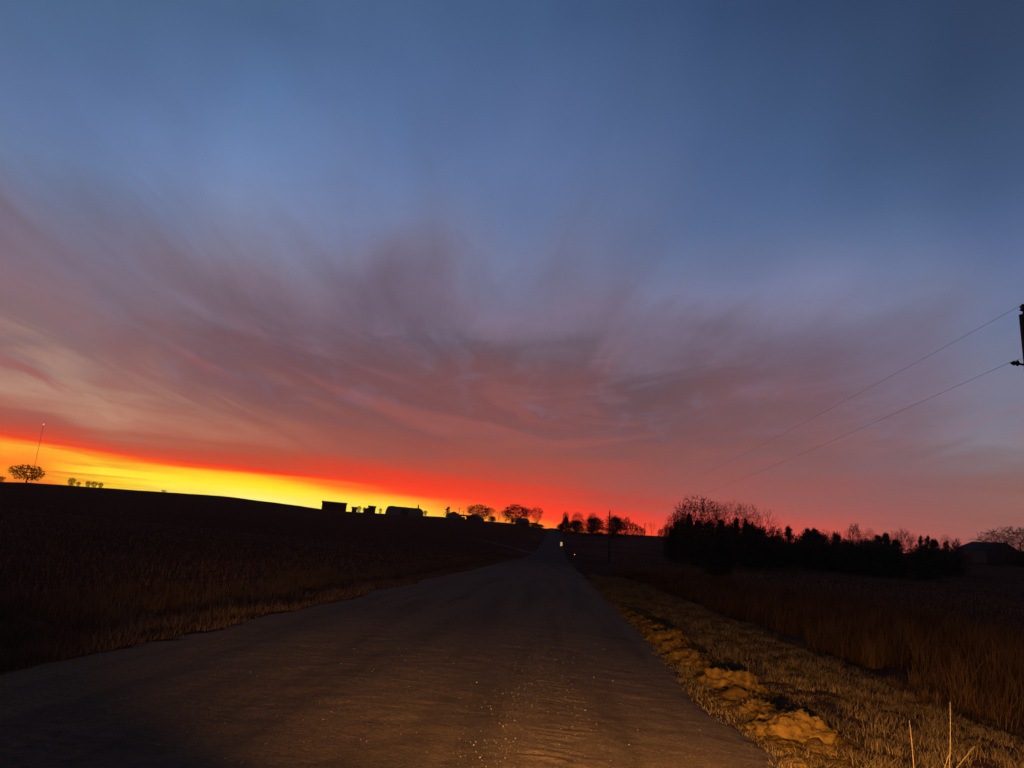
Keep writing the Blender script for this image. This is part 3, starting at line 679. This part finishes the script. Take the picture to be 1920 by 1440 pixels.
def cedar_variant(seed, shape='cone', loose=0.0, n=5200):
    rd = np.random.default_rng(seed); rnd = random.Random(seed)
    segs = [((0, 0, -.02), (0, 0, .5), .03, .018), ((0, 0, .5), (.0, 0, .97), .018, .004)]
    pts = []
    nb = 150 if loose < .5 else 46
    for b in range(nb):                                  # each bough is a small wedge of sprays
        t = (b+.5)/nb; z = .05+.93*t**.9
        if shape == 'cone': w = .5*(1-z)**.75*(.75+.35*rnd.random())+.015
        elif shape == 'round': w = .5*(math.sqrt(max(0, 1-((z-.3)/.72)**2)) if z > .3 else .84+.5*z)*(.75+.35*rnd.random())
        elif shape == 'tower': w = .5*(1-z**3)**.8*(.55+.6*rnd.random())
        else: w = .5*(1-z)**.55*(.45+.7*rnd.random())
        a = rnd.uniform(0, 2*pi); tilt = rnd.uniform(.05, .35)
        segs.append(((0, 0, z*.93), (w*.9*cos(a), w*.9*sin(a), z*.93+w*tilt), .008, .002))
        m = int(n/nb); s = rd.uniform(0, 1, m)**.6
        wid = .07*(1-loose*.35)*(1.1-.6*s)
        px_ = w*s*cos(a)-rd.normal(0, 1, m)*wid*sin(a); py_ = w*s*sin(a)+rd.normal(0, 1, m)*wid*cos(a)
        pz = z*.93+w*s*tilt+rd.normal(0, 1, m)*(.055 if shape == 'round' else .024)
        pts.append(np.stack([px_, py_, pz], -1))
    P = np.concatenate(pts); P[:, 2] = np.clip(P[:, 2], 0.0, 1.02); m = len(P)
    sz = rd.uniform(.018, .042, (m, 1))
    d1 = rd.normal(0, 1, (m, 3)); d1 /= np.linalg.norm(d1, axis=1, keepdims=True); d2 = rd.normal(0, 1, (m, 3)); d2 /= np.linalg.norm(d2, axis=1, keepdims=True)
    V = np.stack([P, P+d1*sz*1.3, P+d2*sz], 1).reshape(-1, 3)
    tv, tf_ = seg_mesh(segs, 4)
    return [('trunk', mesh_np('trunk', tv, tf_, M_bark)), ('crown', mesh_np('crown', V, np.arange(3*m).reshape(m, 3), M_cedar))]
BV = {'oak': [bare_variant(s, 'dome', 620, .0032, fine=4) for s in (1, 2, 3)],
      'vase': [bare_variant(s, 'vase', 420, .0036, .020, .2, 4) for s in (11, 12)],
      'fine': [bare_variant(s, 'dome', 950, .0013, .016, .2, 4) for s in (21, 22, 23)],
      'thin': [bare_variant(s, 'vase', 60, .0028, .013, .25, 2) for s in (31, 32)],
      'far_oak': [bare_variant(5, 'dome', 700, .0062, fine=5)],
      'brush': [bare_variant(s, 'brush', 340, .0100, .014, .04, 3) for s in (41, 42)]}
CV = {'cone': [cedar_variant(s, 'cone') for s in (1, 2)], 'round': [cedar_variant(s, 'round', 0, 7000) for s in (3, 4)],
      'tower': [cedar_variant(5, 'tower')], 'loose': [cedar_variant(s, 'loose', .8, 2600) for s in (6, 7)]}
cnt = {}
def put(kind, px, ptop_y, wpx, D, label, name, cat, group, lean=0, basey=None, zoff=0):
    if px > 1255: D *= random.uniform(.9, 1.08)
    az, tt = paz(px, ptop_y); x, y = D*sin(az), D*cos(az); gz = G1(x, y)-.15+zoff
    H = EYE.z+D*tt-gz; Wm = wpx*D/FPX
    lib = (BV.get(kind) or CV.get(kind)); k = cnt.get(kind, 0); cnt[kind] = k+1
    if kind in CV: Wm *= {'round': 1.3, 'loose': 1.25, 'tower': 1.3}.get(kind, 1.6)
    t = thing(name, label, cat, (x, y, gz), random.uniform(0, 6.28), group)
    t.scale = (Wm, Wm, H)
    if lean:
        t.rotation_mode = 'ZYX'; t.rotation_euler.y = lean; t.rotation_euler.z = 0
    for nm, me in lib[k % len(lib)]:
        link(nm, me, t)
    return t
GL, GR, GB, GC, GH = 'trees on the left skyline', 'trees right of the road crest', 'bare trees behind the dark cedar clump', 'cedars of the dark clump', 'trees of the right hedgerow'
BT = ('bare_tree', 'tree'); CT = ('cedar_tree', 'tree'); SH = ('bare_shrub', 'shrub')
def bt(*a, g=None, **k): put(*a, *BT, g, **k)
def ct(*a, g=None, **k): put(*a, *CT, g, **k)
def sh(*a, g=None, **k): put(*a, *SH, g, **k)
# left skyline
put('far_oak', 57, 872, 54, 365, 'broad round bare tree alone on the hill under the radio mast', *BT, None)
sh('brush', 4, 893, 14, 365, 'low bare shrub at the far left edge of the hill', g=GL)
sh('brush', 136, 896, 16, 372, 'small bare sapling, leftmost of the group right of the lone tree', g=GL)
sh('brush', 148, 903, 9, 374, 'low bush next to the leftmost sapling on the hill', g=GL)
sh('brush', 166, 902, 12, 376, 'bushy sapling in the middle of the hilltop group', g=GL)
sh('brush', 178, 903, 13, 378, 'taller bush, second from the right of the hilltop group', g=GL)
sh('brush', 190, 905, 11, 380, 'rightmost low bush of the hilltop group', g=GL)
sh('brush', 308, 919, 12, 385, 'tiny isolated bush on the hill crest against the yellow sky', g=GL)
sh('brush', 674, 949, 12, 415, 'small bare shrub between the square barn and the sheds', g=GL)
sh('brush', 684, 951, 9, 415, 'thin bare shrub touching the left wall of the small lean-to shed', g=GL)
sh('brush', 714, 953, 8, 415, 'sparse bare shrub left of the long hoop shed', g=GL)
sh('brush', 798, 957, 10, 415, 'bare shrub at the right end of the long hoop shed', g=GL)
put('loose', 838, 948, 15, 412, 'lone dark conifer leaning right, beside the small gabled house', 'conifer_tree', 'tree', None, lean=R(10))
ct('cone', 785, 945, 5, 470, 'tiny pointed conifer behind the roof of the long hoop shed', g=GL)
bt('far_oak', 899, 946, 44, 432, 'spreading bare tree rising behind the low dark house', g=GL)
bt('vase', 918, 951, 26, 428, 'upright bare tree right beside the low dark house', g=GL)
bt('thin', 937, 957, 26, 430, 'sparse low bare tree between the two crowns left of the road', g=GL)
bt('vase', 950, 956, 22, 432, 'narrow bare tree left of the tallest tree by the road crest', g=GL)
bt('far_oak', 969, 946, 46, 432, 'tallest wide bare tree behind the squat house by the road crest', g=GL)
bt('vase', 988, 952, 26, 430, 'bare tree squeezed between the two largest crowns near the crest', g=GL)
bt('vase', 1008, 952, 30, 425, 'rightmost bare tree on the left side of the road crest', g=GL)
ct('cone', 961, 971, 8, 415, 'small conifer in front of the bare trees left of the crest', g=GL)
ct('round', 924, 968, 12, 418, 'dark round bush at the foot of the upright bare tree', g=GL)
ct('round', 1000, 980, 20, 405, 'low dark bush by the road crest, next to the squat house', g=GL)
ct('round', 1012, 983, 14, 405, 'last low dark bush on the left before the road crest', g=GL)
# right of the road crest
bt('vase', 1061, 959, 16, 380, 'slim bare tree behind the pointed cedar right of the crest', g=GR)
bt('oak', 1084, 960, 26, 385, 'bare crown above the wide cedar right of the crest', g=GR)
bt('vase', 1112, 962, 20, 385, 'thin bare crown sticking up behind the dome shaped cedar', g=GR)
ct('round', 1052, 982, 14, 372, 'low round cedar closest to the road on the right', g=GR)
ct('cone', 1062, 967, 18, 372, 'pointed cedar, second from the road on the right', g=GR)
ct('round', 1080, 976, 30, 370, 'wide low cedar under the bare crown near the road', g=GR)
ct('round', 1115, 971, 36, 355, 'dome shaped dark cedar midway between road and far pole', g=GR)
bt('oak', 1150, 965, 32, 350, 'bare twiggy crown behind the cedar at the distant pole', g=GR)
ct('round', 1156, 970, 34, 345, 'tall round cedar directly behind the distant utility pole', g=GR)
sh('brush', 1176, 970, 20, 360, 'tall bare shrub right beside the cedar at the distant pole', g=GR)
sh('brush', 1188, 979, 18, 360, 'bare shrub, second right of the distant pole', g=GR)
sh('brush', 1198, 986, 18, 365, 'low bare shrub, third right of the distant pole', g=GR)
sh('brush', 1206, 990, 12, 365, 'lowest bare shrub just left of the thin far pole', g=GR)
bt('thin', 1223, 977, 18, 380, 'tiny sparse bare tree standing alone right of the thin far pole', g=GR)
sh('brush', 1238, 992, 12, 360, 'low bare shrub left of the dark cedar clump', g=GR)
sh('brush', 1250, 983, 22, 260, 'bare shrub touching the left side of the dark cedar clump', g=GR)
# the large clump
bt('oak', 1272, 958, 50, 225, 'lower bare crown on the left shoulder of the dark clump', g=GB)
bt('fine', 1290, 946, 70, 215, 'left half of the tall bare crowns over the dark clump', g=GB)
bt('oak', 1312, 931, 92, 210, 'tallest bare tree over the dark cedar clump', g=GB)
bt('fine', 1340, 940, 62, 214, 'dense bare crown right of the tallest tree over the clump', g=GB)
bt('fine', 1373, 940, 78, 218, 'wide hazy bare crown over the middle right of the clump', g=GB)
bt('fine', 1402, 944, 66, 222, 'hazy bare crown over the right part of the clump', g=GB)
bt('thin', 1420, 952, 52, 210, 'sparse bare tree leaning right past the end of the clump', g=GB, lean=R(14))
for px, ty, w, D, kd, lb in [
  (1262, 990, 26, 196, 'round', 'low rounded cedar at the left end of the dark clump'),
  (1276, 975, 34, 188, 'round', 'second cedar from the left in the dark clump'),
  (1293, 958, 26, 184, 'cone', 'cedar with a sharp spike, left part of the dark clump'),
  (1310, 971, 34, 180, 'cone', 'broad cedar under the tallest bare tree'),
  (1331, 976, 34, 178, 'round', 'cedar below the dip between bare crowns in the clump'),
  (1353, 971, 32, 182, 'cone', 'cedar in the middle of the dark clump'),
  (1368, 982, 30, 180, 'round', 'low cedar right of the middle of the clump'),
  (1381, 967, 22, 186, 'cone', 'narrow pointed cedar right of the middle of the clump'),
  (1398, 966, 32, 184, 'loose', 'layered cedar with drooping boughs in the right of the clump'),
  (1402, 978, 36, 182, 'cone', 'dense cedar below the layered one'),
  (1412, 974, 24, 188, 'loose', 'ragged cedar second from the right end of the clump'),
  (1421, 988, 34, 186, 'round', 'sloping cedar at the right end of the dark clump'),
  (1440, 1006, 36, 200, 'round', 'low bushy cedar trailing off right of the clump'),
  (1348, 1020, 44, 120, 'round', 'nearest dark bush in the ditch below the cedar clump')]:
    ct(kd, px, ty, w, D, lb, g=GC)
# hedgerow further right
sh('brush', 1432, 988, 22, 250, 'bare shrub just right of the dark clump', g=GH)
sh('brush', 1450, 986, 26, 250, 'bare brushy shrub between the clump and the lone cedar', g=GH)
sh('brush', 1462, 990, 18, 250, 'bare shrub touching the lone tower shaped cedar', g=GH)
ct('tower', 1478, 983, 24, 235, 'lone tower shaped cedar with light showing through', g=GH)
ct('round', 1456, 1004, 30, 235, 'low dark bush left of the tower shaped cedar', g=GH)
sh('brush', 1493, 1004, 10, 260, 'small bare shrub right of the tower shaped cedar', g=GH)
ct('cone', 1514, 987, 26, 235, 'left spike of the twin topped cedar group', g=GH)
ct('cone', 1527, 988, 28, 237, 'right spike of the twin topped cedar group', g=GH)
ct('round', 1522, 997, 54, 232, 'broad skirt cedar in front of the twin spikes', g=GH)
ct('round', 1542, 1002, 26, 236, 'low shoulder cedar right of the twin spikes', g=GH)
bt('fine', 1548, 992, 28, 270, 'hazy bare crown behind the right shoulder of the twin cedars', g=GH)
ct('round', 1567, 999, 22, 240, 'small dome cedar between twin spikes and the tall bare plume', g=GH)
bt('fine', 1588, 993, 22, 265, 'short bare crown left of the tall bare plume', g=GH)
bt('vase', 1602, 981, 26, 262, 'tall bare plume standing highest in the right hedgerow', g=GH)
bt('fine', 1630, 990, 26, 262, 'bare crown midway along the right hedgerow', g=GH)
bt('fine', 1614, 996, 28, 262, 'lower bare crown right beside the tall bare plume', g=GH)
ct('round', 1590, 1012, 40, 238, 'low dark cedar under the tall bare plume', g=GH)
ct('round', 1625, 1012, 44, 238, 'long low cedar under the middle bare crown', g=GH)
ct('cone', 1646, 1000, 30, 240, 'cedar left of the narrow topped one in mid hedgerow', g=GH)
ct('cone', 1661, 996, 26, 240, 'narrow topped cedar in mid hedgerow', g=GH)
bt('fine', 1677, 995, 30, 262, 'bare crown behind the narrow topped cedar', g=GH)
bt('oak', 1694, 992, 30, 258, 'dark bare crown above the bright gap in the hedgerow', g=GH)
ct('cone', 1679, 1008, 34, 240, 'low cedar left of the bright gap in the hedgerow', g=GH)
bt('fine', 1712, 1000, 22, 260, 'fading bare crown right of the bright gap', g=GH)
ct('loose', 1726, 1000, 26, 240, 'left one of the two layered spruces near the barn side', g=GH)
ct('loose', 1739, 1001, 26, 240, 'right one of the two layered spruces near the barn side', g=GH)
ct('cone', 1751, 1008, 26, 240, 'small dense cedar right of the layered spruces', g=GH)
ct('loose', 1774, 1010, 26, 245, 'ragged cedar with open boughs nearest the barn', g=GH)
bt('fine', 1774, 1002, 24, 262, 'pale bare crown behind the ragged cedar by the barn', g=GH)
sh('brush', 1794, 1011, 26, 262, 'feathery bare shrub touching the left wall of the barn', g=GH)
for px, ty, w, lb in [(1500, 1016, 70, 'dark low thicket bush at the foot of the twin cedars'), (1560, 1020, 70, 'dark low bush before the small dome cedar'), (1610, 1022, 70, 'dark low bush below the tall bare plume'), (1660, 1024, 60, 'dark low bush below the narrow topped cedar'), (1735, 1026, 56, 'dark low bush below the two layered spruces'), (1775, 1030, 50, 'dark low bush left of the barn'), (1465, 1016, 50, 'dark low bush below the tower shaped cedar')]:
    ct('round', px, ty, w, 225, lb, g=GH)
bt('oak', 1897, 988, 92, 345, 'large dense bare tree behind the right end of the barn', g=GH)
bt('fine', 1866, 1002, 56, 350, 'lower bare crown behind the barn roof', g=GH)
bt('fine', 1922, 990, 66, 350, 'bare crown cut by the right edge above the barn', g=GH)
ct('round', 1918, 1034, 40, 320, 'dark bush at the right edge beside the barn', g=GH)

# ------------------------------------------------------------------ buildings
def place(px, py, D):
    az, tt = paz(px, py); x, y = D*sin(az), D*cos(az); return x, y, az, EYE.z+D*tt
def gable(name, label, cat, px, topy, wpx, D, eave, depth, roofmat, wallmat, yaw=0, over=.3, door=None, wins=0, group=None, ridge_x=True):
    x, y, az, zt = place(px, topy, D); gz = G1(x, y)-.4; H = zt-gz; Lm = wpx*D/FPX
    t = thing(name, label, cat, (x, y, gz), -az+yaw, group)
    he = H*eave; hd = depth/2
    # ridge along local x: profile in y,z
    m = MB()
    prof = [(-hd, 0), (hd, 0), (hd, he), (0, H-.12), (-hd, he)]
    A = [m.bm.verts.new((-Lm/2, a, b)) for a, b in prof]; B = [m.bm.verts.new((Lm/2, a, b)) for a, b in prof]
    m.bm.faces.new(A); m.bm.faces.new(B[::-1])
    for k in range(5):
        if k in (2, 3): continue
        m.bm.faces.new((A[k], B[k], B[(k+1) % 5], A[(k+1) % 5]))
    m.build('wall', wallmat, t)
    for s in (-1, 1):
        r_ = MB(); y1 = s*(hd+over); z1 = he-over*(H-he)/hd; th = .1; xo = Lm/2+over
        vs = [(-xo, 0, H), (xo, 0, H), (xo, y1, z1), (-xo, y1, z1)]
        lo = [(a, b, c-th) for a, b, c in vs]
        v1 = [r_.bm.verts.new(v) for v in vs]; v2 = [r_.bm.verts.new(v) for v in lo]
        r_.bm.faces.new(v1); r_.bm.faces.new(v2[::-1])
        for k in range(4): r_.bm.faces.new((v1[k], v1[(k+1) % 4], v2[(k+1) % 4], v2[k]))
        r_.build('roof', roofmat, t)
    if door: MB().box((door[0]*Lm, -hd-.04, door[2]/2+.3), (door[1], .06, door[2])).build('door', M_wallred, t)
    for k in range(wins):
        wx = Lm*(-.35+.7*k/max(1, wins-1))
        w = MB().box((wx, -hd-.03, he*.6+.2), (1.0, .05, 1.1)).build('window', M_wallpale, t)
        MB().box((wx, -hd-.07, he*.6+.2), (.8, .03, .9)).build('pane', M_window, w)
    return t, Lm, H, hd
gable('barn', 'square flat looking barn, leftmost building on the yellow skyline', 'barn', 627.5, 941, 43, 408, .86, 9, M_roof, M_wallred, R(1), door=(.1, 3, 3.2))
gable('shed', 'tiny low shed between the square barn and the lean-to shed', 'shed', 665, 950.5, 9, 412, .8, 3, M_roofdark, M_wall)
t, Lm, H, hd = gable('shed', 'small upright shed with a lean-to, left of the long hoop shed', 'shed', 698, 948.5, 13, 410, .85, 4, M_roof, M_wall)
MB().prism([(-Lm/2-2.3, 0), (-Lm/2, 0), (-Lm/2, H*.72), (-Lm/2-2.3, H*.5)], -1.6, 1.6).build('lean_to', M_wall, t)
# hoop shed: rounded ends
x, y, az, zt = place(759, 951.5, 408); gz = G1(x, y)-.5; H = zt-gz; Lm = 69*408/FPX
t = thing('hoop_shed', 'long low hoop shed with rounded ends and roof vents, in the middle of the skyline', 'shed', (x, y, gz), -az+R(2))
m = MB(); prof = []
hw = Lm/2
prof = [(-hw, 0), (hw, 0), (hw-.2, H*.55), (hw-.7, H*.82), (hw-1.6, H*.97), (hw-2.4, H), (-hw+2.4, H), (-hw+1.5, H*.96), (-hw+.9, H*.85), (-hw+.3, H*.5)]
m.prism(prof, -4.5, 4.5).build('cover', M_wallpale, t)
for q in (-.3, 0.02, .3): MB().tube([(q*Lm, 0, H-.05), (q*Lm, 0, H+.25), (q*Lm, 0, H+.42)], [.16, .16, .24], 10).build('roof_vent', M_metal, t, True)
MB().box((0, -4.56, 1.9), (4, .08, 3.0)).build('door', M_wall, t)
# farm house with carport
gable('farmhouse', 'small gabled house right of the leaning conifer', 'house', 852.5, 959.5, 19, 412, .55, 7, M_roofdark, M_wallpale, R(80), wins=2)
x, y, az, zt = place(872, 965.5, 410); gz = G1(x, y)-.3; H = zt-gz; Lm = 19*410/FPX
t = thing('carport', 'open sided carport with light showing below its roof, beside the gabled house', 'carport', (x, y, gz), -az)
MB().box((0, 0, H-.35), (Lm, 4, .7)).build('roof', M_roofdark, t)
for sx in (-.46, -.15, .15, .46):
    for sy in (-1.8, 1.8): MB().tube([(sx*Lm, sy, 0), (sx*Lm, sy, H-.6)], .09, 8).build('post', M_wall, t, True)
MB().box((-Lm*.2, 0, .7), (Lm*.5, 1.8, 1.3)).build('stacked_bales', M_wall, t)
gable('house', 'low dark house with a pitched roof in front of the spreading bare tree', 'house', 892, 965, 30, 415, .5, 7.2, M_roofdark, M_wall, R(72), wins=3)
gable('house', 'squat dark house beneath the tallest tree left of the road crest', 'house', 980, 971.5, 18, 412, .6, 6.5, M_roofdark, M_wall, R(24), wins=2)
# barn on the right with pale metal roof
gable('barn', 'wide barn with a metal roof near the right edge, before the bare tree', 'barn', 1853, 1016.5, 54, 318, .6, 17, M_roof, M_wall, R(-38), .4, door=(-.1, 3.5, 2.6))
# far poles and mast
def thin_pole(px, ty, D, label, r):
    x, y, az, zt = place(px, ty, D); gz = G1(x, y)-.3; H = zt-gz
    t = thing('farm_pole', label, 'pole', (x, y, gz), -az, 'thin poles on the skyline')
    MB().tube([(0, 0, 0), (0, 0, H)], [r, r*.8], 8).build('pole_shaft', M_pole, t, True)
    MB().box((0, 0, H-.3), (1.3, .1, .12)).build('cross_arm', M_pole, t)
thin_pole(861.5, 952, 414, 'taller thin pole behind the open sided carport', .14)
thin_pole(869.5, 958, 414, 'shorter thin pole rising over the carport roof', .12)
thin_pole(1209.5, 981, 370, 'thin far pole left of the tiny lone bare tree', .17)
# radio mast
x, y, az, zt = place(81.5, 797, 1500); gz = G1(x, y)-.5; H = zt-gz
t = thing('radio_mast', 'tall thin radio mast with a red light rising behind the lone tree', 'radio mast', (x, y, gz), -az)
segs = []; w = .5; nb = 70
for k in range(nb):
    z0, z1 = H*k/nb, H*(k+1)/nb
    c = [(w*cos(a), w*sin(a)) for a in (pi/2, pi/2+2*pi/3, pi/2+4*pi/3)]
    for i in range(3):
        a, b = c[i], c[(i+1) % 3]
        segs += [((*a, z0), (*a, z1), .06, .06), ((*a, z0), (*b, z1), .035, .035), ((*a, z1), (*b, z1), .035, .035)]
V, F = seg_mesh(segs, 4); link('lattice', mesh_np('lattice', V, F, M_darkmetal), t)
V, F = seg_mesh([((0, 0, H*q), (H*.45*cos(a), H*.45*sin(a), 0), .012, .012) for q in (.5, .95) for a in (0, 2.1, 4.2)], 4)
link('guy_wire', mesh_np('guy_wire', V, F, M_darkmetal), t, kind='stuff')
ml = bpy.data.materials.new('beacon_glow'); ml.use_nodes = True; p = ml.node_tree.nodes['Principled BSDF']
p.inputs['Emission Color'].default_value = (1, .30, .16, 1); p.inputs['Emission Strength'].default_value = 1.6
MB().tube([(0, 0, H), (0, 0, H+.5), (0, 0, H+1.4), (0, 0, H+2.2), (0, 0, H+2.6)], [.5, .9, 1.0, .7, .2], 12).build('beacon_light', ml, t, True)

# ------------------------------------------------------------------ road signs and markers
mr, N_, p_ = mat_base('reflective_sheeting', .22, .5); p_.inputs['Base Color'].default_value = (.62, .78, .95, 1); p_.inputs['Metallic'].default_value = 1.0
def marker(name, px, py, D, w, h, label, cat, tilt=0):
    x, y, az, zt = place(px, py, D); gz = G1(x, y)-.2
    t = thing(name, label, cat, (x, y, gz), -az)
    MB().tube([(0, .03, 0), (0, .03, zt-gz+h/2)], .02, 8).build('post', M_darkmetal, t, True)
    MB().box((0, -.012, zt-gz), (w, .01, h), Matrix.Rotation(tilt, 3, 'Y')).build('sign_face', mr, t)
    MB().box((0, -.003, zt-gz), (w*1.04, .006, h*1.03), Matrix.Rotation(tilt, 3, 'Y')).build('sign_back', M_metal, t)
marker('road_sign', 1052.5, 1020, 130, .34, .62, 'small upright white reflective sign right of the far road', 'sign')
marker('reflector_post', 1077, 1040, 105, .14, .08, 'low post with a tiny tilted reflector in the right verge', 'reflector', R(-30))
marker('field_stake', 226.5, 1114, 26, .05, .05, 'thin pale topped stake standing in the left field', 'stake')

# ------------------------------------------------------------------ thin haze added to the low air for glare around the bright horizon
mh = bpy.data.materials.new('haze_air'); mh.use_nodes = True; mh.node_tree.nodes.clear(); NH = NT(mh.node_tree)
pv = NH.n('ShaderNodeVolumePrincipled'); pv.inputs['Color'].default_value = (.9, .88, .88, 1)
pv.inputs['Density'].default_value = 0.00009; pv.inputs['Anisotropy'].default_value = 0.82
oh = NH.n('ShaderNodeOutputMaterial'); NH.nt.links.new(pv.outputs[0], oh.inputs['Volume'])
hz = MB().box((0, 0, 38), (19000, 19000, 130)).build('haze', mh, kind='stuff')
hz.location = (0, 0, 0)
